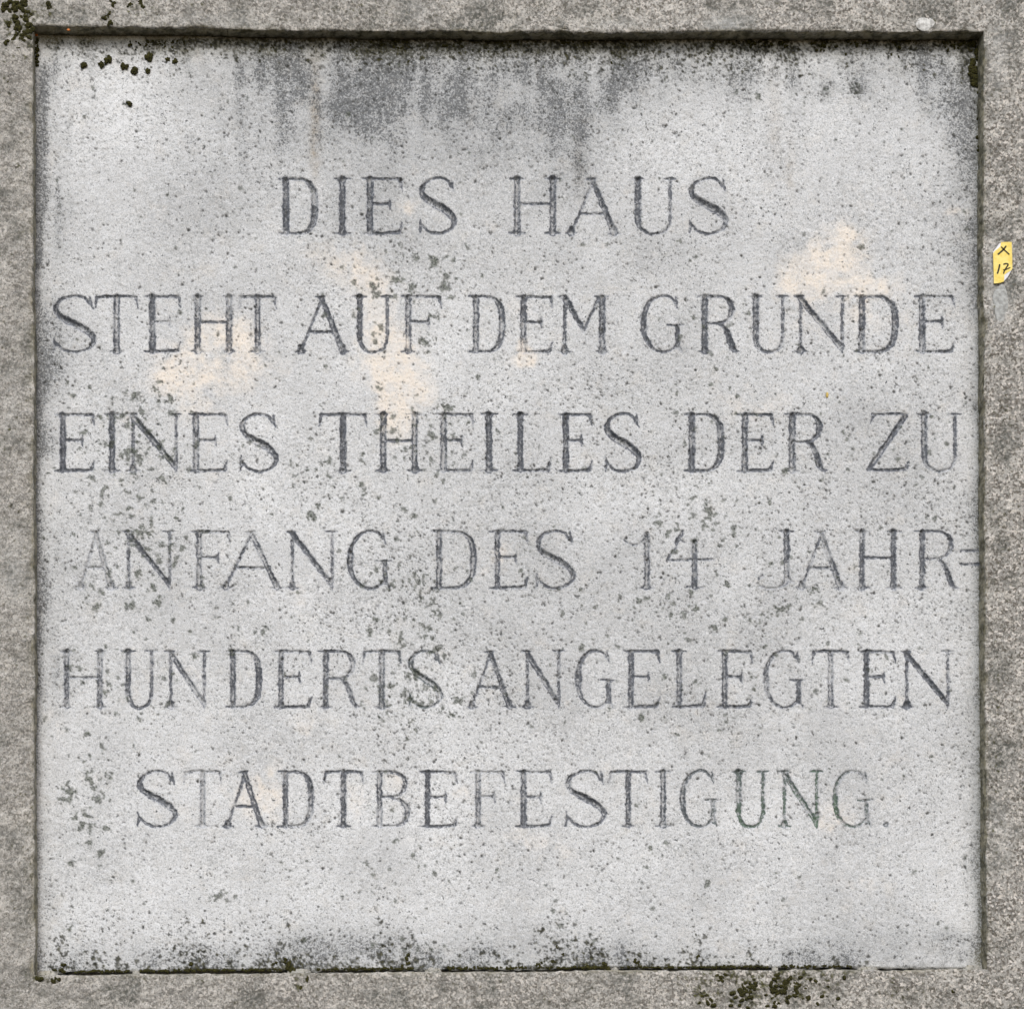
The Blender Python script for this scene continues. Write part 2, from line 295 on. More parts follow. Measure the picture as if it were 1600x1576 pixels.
# ------------------------------------------------------------------ helpers
col = scn.collection
def P(px, py, d):
    k = (D+d)/D
    return (FX-800+(px-FX)*k)*S, d*S, Z0+(FY-FY-(py-FY)*k)*S
def mesh_np(name, co, faces, attrs=None, smooth_=True):
    me = bpy.data.meshes.new(name)
    co = np.asarray(co, np.float32); faces = np.asarray(faces, np.int32); k = faces.shape[1]
    me.vertices.add(len(co)); me.vertices.foreach_set('co', co.ravel())
    me.loops.add(faces.size); me.loops.foreach_set('vertex_index', faces.ravel())
    me.polygons.add(len(faces)); me.polygons.foreach_set('loop_start', np.arange(0, faces.size, k, dtype=np.int32))
    me.update(calc_edges=True)
    me.polygons.foreach_set('use_smooth', np.full(len(faces), smooth_))
    for n, arr in (attrs or {}).items():
        a = me.attributes.new(n, 'FLOAT_COLOR', 'POINT')
        a.data.foreach_set('color', np.concatenate([arr, np.ones((len(arr), 1))], 1).astype(np.float32).ravel())
    return me
def link(name, me, mat=None, parent=None):
    o = bpy.data.objects.new(name, me); col.objects.link(o)
    if mat: me.materials.clear(); me.materials.append(mat)
    if parent: o.parent = parent; o.matrix_parent_inverse = parent.matrix_world.inverted()
    return o
def empty(name, loc, label, cat):
    o = bpy.data.objects.new(name, None); col.objects.link(o); o.location = loc; o.empty_display_size = .1
    o['label'] = label; o['category'] = cat
    bpy.context.view_layer.update(); return o

# ------------------------------------------------------------------ materials
class NT:
    def __init__(s, name, rough=.9):
        s.m = bpy.data.materials.new(name); s.m.use_nodes = True; s.t = s.m.node_tree; s.b = s.t.nodes['Principled BSDF']
        s.b.inputs['Roughness'].default_value = rough; s.b.inputs['Specular IOR Level'].default_value = .25
        s.co = s.t.nodes.new('ShaderNodeTexCoord').outputs['Object']
        g = s.t.nodes.new('ShaderNodeNewGeometry'); s.pos = g.outputs['Position']
    def _in(s, sock, v):
        if isinstance(v, bpy.types.NodeSocket): s.t.links.new(v, sock)
        elif v is not None:
            sock.default_value = (tuple(v)+(1,))[:len(sock.default_value)] if hasattr(v, '__len__') else v
    def n(s, kind, out=0, **kw):
        nd = s.t.nodes.new(kind); ins = kw.pop('ins', {})
        for k, v in kw.items(): setattr(nd, k, v)
        for k, v in ins.items(): s._in(nd.inputs[k], v)
        return nd.outputs[out]
    def noise(s, scale, detail=2, rough=.5, vec=None, dist=0):
        return s.n('ShaderNodeTexNoise', ins={'Vector': vec or s.pos, 'Scale': scale, 'Detail': detail, 'Roughness': rough, 'Distortion': dist})
    def math(s, op, a, b=None, c=False):
        return s.n('ShaderNodeMath', operation=op, use_clamp=c, ins={0: a, 1: b} if b is not None else {0: a})
    def ramp(s, v, a, b, lo=0., hi=1.):
        return s.n('ShaderNodeMapRange', interpolation_type='SMOOTHSTEP', ins={'Value': v, 'From Min': a, 'From Max': b, 'To Min': lo, 'To Max': hi})
    def mix(s, f, a, b, blend='MIX'):
        nd = s.t.nodes.new('ShaderNodeMix'); nd.data_type = 'RGBA'; nd.blend_type = blend
        s._in(nd.inputs[0], f); s._in(nd.inputs[6], a); s._in(nd.inputs[7], b); return nd.outputs[2]
    def attr(s, name):
        nd = s.t.nodes.new('ShaderNodeAttribute'); nd.attribute_name = name
        sp = s.t.nodes.new('ShaderNodeSeparateColor'); s.t.links.new(nd.outputs['Color'], sp.inputs[0]); return sp.outputs
    def scl(s, f, vec=None):
        return s.n('ShaderNodeVectorMath', operation='MULTIPLY', ins={0: vec or s.pos, 1: f})
    def bump(s, h, dist, strength=1, nrm=None):
        return s.n('ShaderNodeBump', ins={'Height': h, 'Distance': dist, 'Strength': strength, 'Normal': nrm})
    def out(s, c, nrm=None):
        s._in(s.b.inputs['Base Color'], c)
        if nrm: s.t.links.new(nrm, s.b.inputs['Normal'])
        return s.m

def slab_material():
    k = NT('weathered_limestone', .93)
    so, li, oc = k.attr('stain_a')[:3]; mo, pa, to = k.attr('stain_b')[:3]; ru, al, sp = k.attr('stain_c')[:3]; gr = k.attr('stain_d')[0]
    hz = k.scl((.8, 1, 1.0))
    fine = k.noise(470, 3, .65, hz); grain = k.noise(800, 2, .6); mid = k.noise(90, 3, .6); worm = k.math('ADD', k.math('MULTIPLY', k.noise(520, 3, .65), .65), k.math('MULTIPLY', k.noise(230, 3, .6, None, .6), .35))
    base = k.mix(k.ramp(mid, .35, .65), (.535, .542, .545), (.60, .611, .622))
    base = k.mix(1., base, k.n('ShaderNodeCombineColor', ins={0: k.math('ADD', to, .5), 1: k.math('ADD', to, .5), 2: k.math('ADD', to, .5)}), 'MULTIPLY')
    pat = k.ramp(k.noise(70, 3, .6), .38, .62, .45, 1)
    base = k.mix(k.math('MULTIPLY', oc, pat), base, (.76, .69, .605))
    base = k.mix(k.ramp(k.noise(40, 4, .65), .52, .74, 0, .30), base, (.63, .585, .52))
    base = k.mix(k.math('MULTIPLY', ru, .85), base, (.38, .31, .22))
    # sandy grain of the stone
    keep = k.math('SUBTRACT', 1.0, k.math('MULTIPLY', oc, .6))
    base = k.mix(k.math('MULTIPLY', k.ramp(fine, .37, .47, .62, 0), keep), base, (.22, .23, .235))
    base = k.mix(k.math('MULTIPLY', k.ramp(grain, .40, .50, .40, 0), keep), base, (.30, .31, .315))
    base = k.mix(k.ramp(grain, .54, .64, 0, .55), base, (.76, .77, .77))
    # small dark pores everywhere, in drifts
    pn = k.noise(300, 2, .6); drift = k.ramp(k.noise(16, 3, .6), .35, .68, .315, .375)
    base = k.mix(k.math('MULTIPLY', k.math('SUBTRACT', drift, pn), 14, True), base, (.10, .105, .105))
    # soot: stippled, denser where the stain is stronger, with a soft veil
    thr = k.n('ShaderNodeMapRange', ins={'Value': so, 'From Min': 0., 'From Max': 1., 'To Min': .31, 'To Max': .63})
    stip = k.math('MULTIPLY', k.math('SUBTRACT', thr, worm), 9, True)
    base = k.mix(k.math('MULTIPLY', so, .50), base, (.19, .202, .208))
    base = k.mix(k.math('MULTIPLY', stip, .78), base, (.078, .083, .088))
    base = k.mix(k.math('MULTIPLY', al, k.ramp(worm, .35, .62, .95, .35)), base, (.125, .115, .065))
    # paint left in the letters, scaled off in grains
    pthr = k.n('ShaderNodeMapRange', ins={'Value': pa, 'From Min': 0., 'From Max': 1., 'To Min': .22, 'To Max': .64})
    pst = k.math('MULTIPLY', k.math('SUBTRACT', pthr, k.noise(300, 3, .65)), 9, True)
    pc = k.mix(k.ramp(k.noise(160, 2), .4, .6), (.056, .062, .074), (.118, .127, .146))
    pc = k.mix(k.math('MULTIPLY', gr, .8), pc, (.07, .13, .07))
    base = k.mix(k.math('MULTIPLY', pa, .56), base, (.20, .215, .245))
    base = k.mix(k.math('MULTIPLY', pst, .86), base, pc)
    base = k.mix(k.math('MULTIPLY', sp, 1.0), base, (.034, .034, .031))
    lc = k.mix(k.ramp(k.noise(600, 2), .42, .60), (.034, .038, .032), (.135, .150, .122))
    base = k.mix(k.math('MULTIPLY', li, k.ramp(fine, .3, .62, 1., .72)), base, lc)
    mc = k.mix(k.ramp(k.noise(350, 2), .45, .68), (.014, .014, .008), (.050, .048, .016))
    base = k.mix(k.math('MULTIPLY', mo, .96), base, mc)
    h = k.math('ADD', k.math('MULTIPLY', fine, 1.), k.math('MULTIPLY', grain, .5))
    return k.out(base, k.bump(h, .0007, .55))

def frame_material():
    k = NT('coarse_grey_stone', .92)
    dk, pl, al = k.attr('stain_a')[:3]; mo, cs, to = k.attr('stain_b')[:3]; hair = k.attr('stain_c')[0]
    vo = k.n('ShaderNodeTexVoronoi', 1, ins={'Vector': k.pos, 'Scale': 400., 'Randomness': 1.})
    cell = k.n('ShaderNodeSeparateColor', 0, ins={0: vo})
    fine = k.noise(520, 3, .7); mid = k.noise(110, 4, .65); big = k.noise(28, 3, .55)
    base = k.mix(k.ramp(mid, .35, .65), (.280, .270, .248), (.42, .405, .375))
    base = k.mix(k.ramp(big, .40, .62, 0, .55), base, (.42, .405, .375))
    base = k.mix(k.ramp(k.noise(55, 5, .7), .50, .34, 0, .50), base, (.15, .145, .13))
    base = k.mix(1., base, k.n('ShaderNodeCombineColor', ins={0: k.math('ADD', to, .5), 1: k.math('ADD', to, .5), 2: k.math('ADD', to, .5)}), 'MULTIPLY')
    # grains of the aggregate
    base = k.mix(k.math('MULTIPLY', k.ramp(cell, .72, .84), k.math('MULTIPLY', cs, .75)), base, (.62, .58, .53))
    base = k.mix(k.math('MULTIPLY', k.ramp(cell, .30, .18), k.math('MULTIPLY', cs, .75)), base, (.115, .100, .082))
    base = k.mix(k.math('MULTIPLY', k.ramp(fine, .48, .38), .72), base, (.095, .095, .09))
    base = k.mix(k.ramp(fine, .57, .66, 0, .5), base, (.62, .60, .56))
    base = k.mix(k.math('MULTIPLY', dk, k.ramp(k.noise(250, 3, .6), .35, .60, .92, .30)), base, (.085, .088, .078))
    base = k.mix(k.math('MULTIPLY', pl, .75), base, (.47, .48, .47))
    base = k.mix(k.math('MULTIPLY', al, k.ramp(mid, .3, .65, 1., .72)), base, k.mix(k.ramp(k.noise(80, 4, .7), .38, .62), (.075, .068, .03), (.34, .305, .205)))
    mc = k.mix(k.ramp(k.noise(350, 2), .4, .62), (.020, .020, .010), (.075, .075, .022))
    base = k.mix(k.math('MULTIPLY', mo, .95), base, mc)
    h = k.math('ADD', fine, k.math('MULTIPLY', cell, .35))
    return k.out(base, k.bump(h, .0012, .7))
def plain(name, c, c2, scale=300, rough=.85, bump=.0004):
    k = NT(name, rough); n = k.noise(scale, 3, .6)
    return k.out(k.mix(k.ramp(n, .35, .65), c, c2), k.bump(n, bump, .8))
M_slab = slab_material(); M_frame = frame_material()
M_moss = plain('dark_moss', (.012, .012, .005), (.062, .058, .013), 700, 1., .003)
M_mortar = plain('pale_mortar', (.34, .33, .30), (.52, .51, .48), 420)
M_yellow = plain('yellow_paper', (.76, .58, .12), (.86, .69, .22), 160, .45, .00005)
M_white = plain('white_paper', (.70, .70, .74), (.78, .78, .80), 160, .5, .00005)
M_ink = plain('black_ink', (.012, .012, .008), (.045, .04, .012), 900, .5, .00005)
M_lime = plain('lime_drop', (.34, .335, .32), (.66, .66, .64), 200, .8, .0012)
M_rusty = plain('orange_lichen', (.40, .12, .03), (.60, .22, .07), 600, .9)
M_seed = plain('yellow_husk', (.45, .32, .08), (.62, .47, .16), 600, .7)

# ------------------------------------------------------------------ the inscribed slab
step = 1.55
gx = np.arange(51.0, 1545.0, step); gy = np.arange(50.0, 1518.5, step)
GX, GY = np.meshgrid(gx, gy)
botedge = lip(BOT, GX)-np.interp(GX, [55,100,125,425,445,495,505,640,660,830,850,1190,1225,1300,1320,1400,1530], [1.6,2.2,4.2,4.4,2.6,2.6,4.2,4.4,2.4,2.2,4.4,4.8,3.0,3.0,2.4,2.0,1.8])+0.6*wrap(g25, GX, GY*0+400)
GY2 = 50+(GY-50)*((botedge+0.9*wrap(f4, GX, GY*0+9))-50)/(gy[-1]-50)
sx, sy = GX.ravel(), GY2.ravel()
rel = samp(relief, sx, sy)
edge = np.clip(sy-(botedge.ravel()-4), 0, 4)       # worn lower arris
x_, y_, z_ = P(sx, sy, DEP+0*sx)
co = np.stack([x_, y_+(rel+edge**2*.25)*S, z_], 1)
def rgb(a, b, c): return np.stack([samp(m, sx, sy) for m in (a, b, c)], 1)
A = {'stain_a': rgb(soot, lichen, ochre), 'stain_b': np.stack([samp(moss, sx, sy), samp(paint, sx, sy), samp(tone, sx, sy)+.5], 1),
     'stain_c': rgb(rust, algae, speck), 'stain_d': rgb(greenl, greenl, greenl)}
ny, nx = GX.shape
idx = np.arange(ny*nx).reshape(ny, nx)
F = np.stack([idx[:-1, :-1], idx[1:, :-1], idx[1:, 1:], idx[:-1, 1:]], -1).reshape(-1, 4)
fcx = (GX[:-1, :-1]+step/2).ravel(); fcy = ((GY2[:-1, :-1]+GY2[1:, 1:])/2).ravel()
fl = lid[np.clip(fcy.astype(int), 0, H-1), np.clip(fcx.astype(int), 0, W-1)]
plaque = empty('inscription_plaque', P(800, 1512, DEP), 'pale grey limestone slab carved with a six-line German inscription, set back inside the stone surround', 'plaque')
def submesh(name, faces, parent, mat):
    u, inv = np.unique(faces, return_inverse=True)
    return link(name, mesh_np(name, co[u], inv.reshape(faces.shape), {k_: v[u] for k_, v in A.items()}), mat, parent)
# front face with the body behind it
submesh('slab', F[fl < 0], plaque, M_slab)
for i, (ch, r, a, b) in enumerate(letters):
    ff = F[fl == i]
    if len(ff) < 2: continue
    o = submesh('letter' if ch.isalpha() else ('numeral' if ch.isdigit() else 'punctuation_mark'), ff, plaque, M_slab)
    o['label'] = {'=': 'carved double hyphen at the end of a line', '.': 'carved full stop'}.get(ch, 'carved %s %s' % ('capital' if ch.isalpha() else 'numeral', ch))
# underside of the slab, seen as the shadowed joint over the sill
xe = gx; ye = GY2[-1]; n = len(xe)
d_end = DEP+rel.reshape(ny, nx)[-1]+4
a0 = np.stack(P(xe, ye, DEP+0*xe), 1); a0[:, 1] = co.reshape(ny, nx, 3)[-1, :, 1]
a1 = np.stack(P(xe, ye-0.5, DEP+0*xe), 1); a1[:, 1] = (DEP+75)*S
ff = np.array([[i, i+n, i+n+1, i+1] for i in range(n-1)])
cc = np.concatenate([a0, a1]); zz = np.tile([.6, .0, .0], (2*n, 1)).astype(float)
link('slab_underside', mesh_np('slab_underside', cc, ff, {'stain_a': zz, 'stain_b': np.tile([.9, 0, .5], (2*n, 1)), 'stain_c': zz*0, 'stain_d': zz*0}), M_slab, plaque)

# ------------------------------------------------------------------ the surround: one worn stone frame with a deep reveal
fdark = np.clip(.25+.30*g25+.25*g9+.12*f4, 0, 1)
fdark += .5*blob(560,12,80,26)+.35*blob(500,20,60,30)+.45*blob(660,10,60,20)+.4*blob(1430,12,60,22)+.25*blob(30,1430,30,60)+.3*blob(20,1180,20,90)+.4*blob(1570,700,24,80)+.5*blob(1558,1200,14,160)+.45*blob(1565,860,20,60)+.25*blob(500,1555,500,18)
fdark = np.clip((fdark-.12)*1.15, 0, 1)
fpale = np.clip(.55*blob(1564,480,15,34,.2)+.35*blob(1551,410,8,40,.2)+.35*blob(1560,90,16,60)+.3*blob(280,30,120,10)+.4*blob(1130,35,70,14)+.3*blob(660,20,30,20)+.25*blob(20,880,24,70)+.3*blob(15,640,18,40)+.25*blob(1568,1300,20,70)+.25*blob(950,38,60,8), 0, 1)
fmoss = np.zeros((H, W), np.float32)
save = moss; 
def fm(x, y, rx, ry, n, r0, r1):
    for _ in range(n):
        px, py = random.gauss(x, rx*.55), random.gauss(y, ry*.55)
        stamp(fmoss, px, py, r0+(r1-r0)*random.random()**2, random.uniform(.7, 1), .5)
for a in [(30,30,34,40,60,2,5),(165,28,14,16,14,1.5,3.5),(220,14,26,16,26,1.2,3),(75,10,10,14,12,2,4),(315,6,12,6,5,2,4),(245,22,6,6,4,2,4),(560,15,60,22,50,1.2,2.4),
          (1180,1535,90,28,170,1.3,4.5),(1100,1550,30,26,70,1.5,4.5),(1260,1530,60,20,60,1.5,4.5),(1400,1545,60,20,26,1.2,3),(470,1540,10,12,12,2,4),(60,1526,10,6,6,2,5),(86,1528,10,3,6,2,4),(740,1530,40,10,20,1.2,2.6),
          (640,1528,60,8,30,1,2.4),(300,1530,100,6,26,1,2.5),(10,110,14,40,18,1.2,3),(30,200,16,60,10,1.2,3),(1560,820,18,40,40,1,2.4),(1556,1180,10,140,60,1,2.2),(1570,640,20,60,30,1,2.2),(20,900,20,300,50,1,2.4),(40,1300,10,150,50,1,2.2)]:
    fm(*a)
for _ in range(3600):
    q = random.random()
    px, py = (random.uniform(2, 1597), random.uniform(2, 46)) if q < .3 else (random.uniform(2, 1597), random.uniform(1522, 1573)) if q < .55 else (random.uniform(1540, 1597), random.uniform(2, 1573)) if q < .8 else (random.uniform(2, 52), random.uniform(2, 1573))
    stamp(fmoss, px, py, .8+1.2*random.random()**3, random.uniform(.4, .9), .4)
offs = list(-np.linspace(DEP+42, 3.0, 20)/1.0)+[-1.4, -.4, .5, 1.6]+list(np.arange(3.0, 66, 1.6))+[70, 76, 86, 104, 140, 210, 340, 560, 900]
offs = np.array(offs)      # negative: depth down the reveal; positive: out over the front face
surround = empty('stone_surround', P(800, 1516, 0), 'coarse grey weathered stone surround framing the recessed slab, mossy at its corners', 'stone frame')
def side(which):
    horiz = which in 'TB'
    t = np.linspace(0, 1, 960)
    o = offs[:, None]; oo = np.clip(o, 0, None)
    if horiz:
        a, b = lip(LEF, 50 if which == 'T' else 1520), lip(RIG, 50 if which == 'T' else 1520)
        x = (a-oo)+(b-a+2*oo)*t[None, :]
        y = lip(TOP if which == 'T' else BOT, np.clip(x, a, b))+(-oo if which == 'T' else oo)
        jx, jy = 0., (1 if which == 'T' else -1)
    else:
        ref = LEF if which == 'L' else RIG; xc = float(lip(ref, 50 if which == 'L' else 50))
        ya, yb = lip(TOP, float(lip(ref, 50))), lip(BOT, float(lip(ref, 1520)))
        y = (ya-oo)+(yb-ya+2*oo)*t[None, :]
        # the side edges follow their own curve, meeting the mitres exactly
        x = lip(ref, np.clip(y, ya, yb))+(-oo if which == 'L' else oo)
        jx, jy = (1 if which == 'L' else -1), 0.
    d = np.clip(-o, 0, None)+0*x
    # rounded, chipped arris
    rnd = np.exp(-np.abs(o)/2.6)
    d = d+rnd*1.6
    inset = -rnd*1.0
    fade = np.clip(np.minimum(t, 1-t)*60, 0, 1)[None, :]   # keep the mitre seams shut
    chip = wrap(g9, x*1.0, y*1.0)*.55+wrap(f4, x, y)*.7+wrap(f2, x, y)*.45+1.3*np.clip(wrap(g9, x+300, y+200)-1.3, 0, 2)
    chip = chip*np.exp(-np.clip(np.abs(o)-3, 0, None)/5)*fade
    ins = (inset*fade-chip*.9)
    x2 = x+jx*ins; y2 = y+jy*ins
    rough = (wrap(f2, x+d, y+d*1.3)*.34+wrap(f4, x+d*.7, y+d)*.5+wrap(g25, x, y)*.9+wrap(f1, x, y)*.30)
    front = np.clip((o+1)/3, 0, 1)
    deep = np.clip((-o-1)/3, 0, 1)
    fadec = np.clip(np.minimum(t, 1-t)*200, 0, 1)[None, :]
    mt = wrap(fmoss, x2, y2)
    dd = d+front*(rough*fadec+(-.9*mt))
    x2 = x2+jx*deep*rough*.7*fadec; y2 = y2+jy*deep*rough*.7*fadec
    # P at the true wall scale (the front face is the reference plane; the reveal runs straight back)
    X = (x2-800)*S; Z = Z0+(FY-y2)*S; Y = dd*S
    co_ = np.stack([X.ravel(), Y.ravel(), Z.ravel()], 1)
    m, n_ = X.shape; ii = np.arange(m*n_).reshape(m, n_)
    f_ = np.stack([ii[:-1, :-1], ii[1:, :-1], ii[1:, 1:], ii[:-1, 1:]], -1).reshape(-1, 4)
    if which in 'TR': f_ = f_[:, ::-1]
    if which == 'T': f_ = f_[:, ::-1][:, ::-1]
    xr_, yr_ = x2.ravel(), y2.ravel(); dp = np.clip(-o, 0, None)+0*x; dp = dp.ravel()
    out_ = ((xr_ < 0) | (xr_ > W-2) | (yr_ < 0) | (yr_ > H-2))
    dk = np.where(out_, .3, samp(fdark, xr_, yr_)); pl = np.where(out_, 0, samp(fpale, xr_, yr_)); mo = np.where(out_, 0, samp(fmoss, xr_, yr_))
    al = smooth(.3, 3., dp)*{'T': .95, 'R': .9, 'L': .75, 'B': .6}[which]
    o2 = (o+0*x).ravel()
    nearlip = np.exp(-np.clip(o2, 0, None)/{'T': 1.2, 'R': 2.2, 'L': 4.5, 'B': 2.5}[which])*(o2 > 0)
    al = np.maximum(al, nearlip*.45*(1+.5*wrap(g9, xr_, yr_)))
    cs = np.interp(xr_, [0, 60, 500, 1400, 1600], [.45, .5, .75, 1.0, 1.1])
    to = .5+.5+0.08*wrap(g25, xr_, yr_)+.08*wrap(f9, xr_, yr_)-.5+(.07 if which == 'T' else -.02 if which == 'B' else .0)
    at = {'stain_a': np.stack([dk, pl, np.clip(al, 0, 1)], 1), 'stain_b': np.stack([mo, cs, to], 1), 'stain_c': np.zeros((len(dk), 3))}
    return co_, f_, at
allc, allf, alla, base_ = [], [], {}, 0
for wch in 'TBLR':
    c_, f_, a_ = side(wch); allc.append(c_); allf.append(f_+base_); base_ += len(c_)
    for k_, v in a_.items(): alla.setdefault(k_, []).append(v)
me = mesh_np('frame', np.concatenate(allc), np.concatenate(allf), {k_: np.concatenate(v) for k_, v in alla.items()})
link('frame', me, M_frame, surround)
# back of the recess and the joint behind the slab
def boxmesh(name, x0, x1, y0, y1, d0, d1, mat, parent):
    v = [P(x, y, 0) for x in (x0, x1) for y in (y0, y1)]
    c = [((x-800)*S, d*S, Z0+(FY-y)*S) for x in (x0, x1) for y in (y0, y1) for d in (d0, d1)]
    f = [(0, 1, 3, 2), (4, 6, 7, 5), (0, 4, 5, 1), (2, 3, 7, 6), (0, 2, 6, 4), (1, 5, 7, 3)]
    me = bpy.data.meshes.new(name); me.from_pydata(c, [], f); me.update(); return link(name, me, mat, parent)
boxmesh('backing_stone', 20, 1570, 15, 1550, DEP+60, DEP+90, M_mortar, surround)

# mortar bridging the joint under the slab, where the dark gap breaks off
def lump(name, cx, cy, rx, ry, rz, d, mat, parent, seed, sub=3, amp=.18):
    import bmesh
    bm = bmesh.new(); bmesh.ops.create_icosphere(bm, subdivisions=sub, radius=1)
    r = random.Random(seed); ph = [(r.uniform(1.5, 5), r.uniform(1.5, 5), r.uniform(1.5, 5), r.uniform(0, 6)) for _ in range(5)]
    for v in bm.verts:
        q = 1+amp*sum(math.sin(a*v.co.x+b*v.co.y+c*v.co.z+e) for a, b, c, e in ph)/1.6
        v.co = (v.co.x*rx*q*S, v.co.y*rz*q*S, v.co.z*ry*q*S)
    me = bpy.data.meshes.new(name); bm.to_mesh(me); bm.free()
    for p in me.polygons: p.use_smooth = True
    o = link(name, me, mat, None); o.location = P(cx, cy, d)
    if parent:
        bpy.context.view_layer.update(); o.parent = parent; o.matrix_parent_inverse = parent.matrix_world.inverted()
    return o
def fillet(x0, x1, seed):
    xs = np.arange(x0, x1, 1.6); r = np.random.default_rng(seed); yb = lip(BOT, xs)
    ends = np.clip(np.minimum(xs-x0, x1-xs)/7, 0, 1)
    rows = []
    for j, (dy, dd) in enumerate([(-7.0, DEP-.2), (-4.8, DEP-2.5), (-3, DEP-3.5), (-1.0, DEP-5), (1.2, DEP-7), (2.5, DEP-6)]):
        yy = yb+dy+r.normal(0, .5, len(xs)); d_ = dd+r.normal(0, .5, len(xs))+(1-ends)*7
        rows.append(np.stack(P(xs, yy, d_), 1))
    m, n_ = len(rows), len(xs); ii = np.arange(m*n_).reshape(m, n_)
    f_ = np.stack([ii[:-1, :-1], ii[1:, :-1], ii[1:, 1:], ii[:-1, 1:]], -1).reshape(-1, 4)
    c_ = np.concatenate(rows); px = np.tile(xs, m)
    k_ = len(c_)
    at = {'stain_a': np.stack([np.full(k_, .25)+.2*r.random(k_), .3*np.ones(k_), .15+.25*r.random(k_)], 1), 'stain_b': np.stack([(r.random(k_) < .06)*1., .4*np.ones(k_), np.full(k_, .6)], 1), 'stain_c': np.zeros((k_, 3))}
    link('mortar_fillet', mesh_np('mortar_fillet', c_, f_, at), M_frame, surround)
for i, (a, b) in enumerate([(57, 92), (207, 219), (449, 486), (664, 690), (955, 967), (1206, 1217), (1340, 1372), (1505, 1542)]):
    if b-a > 4: fillet(a, b, i)

# ------------------------------------------------------------------ moss cushions
def cushion_geo(r, rnd):
    nr, ns = 3, 9; v = [(0, -r*.75, 0)]; ph = rnd.uniform(0, 6)
    for i in range(1, nr+1):
        a = i/nr*math.pi/2
        for k in range(ns):
            t = 2*math.pi*k/ns; q = r*math.sin(a)*(1+.25*math.sin(2*t+ph)+rnd.uniform(-.16, .16))
            v.append((q*math.cos(t), -r*.75*math.cos(a)*rnd.uniform(.8, 1.2)+.4, q*math.sin(t)))
    f = [(0, 1+(k+1) % ns, 1+k) for k in range(ns)]
    for i in range(nr-1):
        for k in range(ns):
            a, b = 1+i*ns+k, 1+i*ns+(k+1) % ns; f.append((a, b, b+ns, a+ns))
    return v, f
def cushions(name, spots, d, label, seed, single=False):
    rnd = random.Random(seed); V, Fc = [], []
    for x, y, r in spots:
        v, f = cushion_geo(r, rnd); b = len(V); X, Y, Z = P(x, y, d)
        V += [(X+q[0]*S, Y+q[1]*S, Z+q[2]*S) for q in v]; Fc += [tuple(i+b for i in g) for g in f]
    me = bpy.data.meshes.new(name); me.from_pydata(V, [], Fc); me.update()
    for p in me.polygons: p.use_smooth = True
    o = link(name, me, M_moss); o['label'] = label; o['category'] = 'moss'; o['kind'] = 'stuff'
    return o
def tuft(x, y, r, n=4):
    return [(x+random.gauss(0, r*.45), y+random.gauss(0, r*.45), r*random.uniform(.45, .8)) for _ in range(n)]
corner = []
for x, y, r in [(8,6,6),(20,5,6),(36,4,6),(5,13,5),(31,12,6),(22,17,5),(43,18,5),(24,30,6),(38,30,6),(15,38,5),(28,38,6),(45,42,6),(30,45,6),(44,50,6),(25,54,5),(38,56,6),(34,62,5),(22,60,4),(11,66,4),(30,75,3.5),(46,60,5),(45,25,4),(75,6,4),(77,12,3),(13,128,3),(50,48,5)]:
    corner += tuft(x, y, r, 5)
cushions('corner_moss', corner, 0, 'dark green moss crowding the top left corner of the stone surround', 1)
band = []
for x, y, r in [(168,27,5),(172,34,4.5),(165,28,4),(175,6,5),(218,4,5),(222,10,4),(247,12,3.5),(248,24,4),(203,9,3),(318,4,5),(204,5,3),(1536,60,0)]:
    if r: band += tuft(x, y, r, 5)
cushions('upper_edge_moss', band, 0, 'small dark moss tufts on the upper band of the surround, left of its middle', 2)
low = []
for _ in range(330):
    x, y = random.gauss(1170, 62), random.gauss(1540, 17)
    if 1050 < x < 1330 and 1521 < y < 1576 and g9[int(y), int(x)] > -.2: low.append((x, y, random.uniform(1.5, 4.6)))
for x, y, r in [(470,1545,4.5),(473,1552,3.5),(480,1530,4),(405,1543,3),(60,1529,6),(86,1530,5),(92,1530,4),(1490,1548,3)]: low += tuft(x, y, r, 4)
cushions('lower_edge_moss', low, 0, 'dark moss patches on the lower band of the surround under the slab', 3)
jm = []
for a, b in [(118, 206), (220, 440), (496, 646), (700, 830), (838, 950), (968, 1200), (1222, 1330)]:
    x = a
    while x < b:
        if random.random() < .8: jm.append((x, float(lip(BOT, x))-5.5+random.uniform(-1.6, 1.2), random.uniform(1.4, 3.0)))
        x += random.uniform(1.5, 3.5)
for x, y, r in [(100,1513,5),(98,1508,4),(85,1514,4),(298,1506,4),(296,1513,3),(430,1504,4),(452,1510,6),(445,1500,4),(455,1513,6),(637,1494,4.5),(637,1505,3.5),(628,1508,3),(865,1500,4),(850,1500,3),(843,1505,4),(880,1490,3),(870,1478,3),(945,1508,6),(920,1511,5),(995,1500,5),(998,1508,4),(1088,1493,4)]:
    jm += tuft(x, y, r, 3)
cushions('joint_moss', jm, DEP-.5, 'dark moss growing in the joint along the bottom edge of the slab', 4)
sm = []
for _ in range(420):
    x = random.uniform(560, 1530); t = random.expovariate(1/7)
    if g9[int(66+t), int(x)] > 0 and t < 40: sm.append((x, 64+t, random.uniform(1.2, 3.0)))
for _ in range(120):
    x = random.uniform(200, 560); t = random.expovariate(1/5)
    if t < 25: sm.append((x, 64+t, random.uniform(1.2, 2.6)))
for y in range(55, 240, 5): sm.append((1531+random.uniform(-3, 3), y, random.uniform(2, 4)))
for y in range(62, 105, 5): sm.append((57+random.uniform(-1, 2), y, random.uniform(2, 4)))
for x, y in [(1522, 110), (1518, 120), (1524, 130), (1520, 98), (1516, 108), (1526, 80), (1521, 70)]: sm += tuft(x, y, 6, 5)
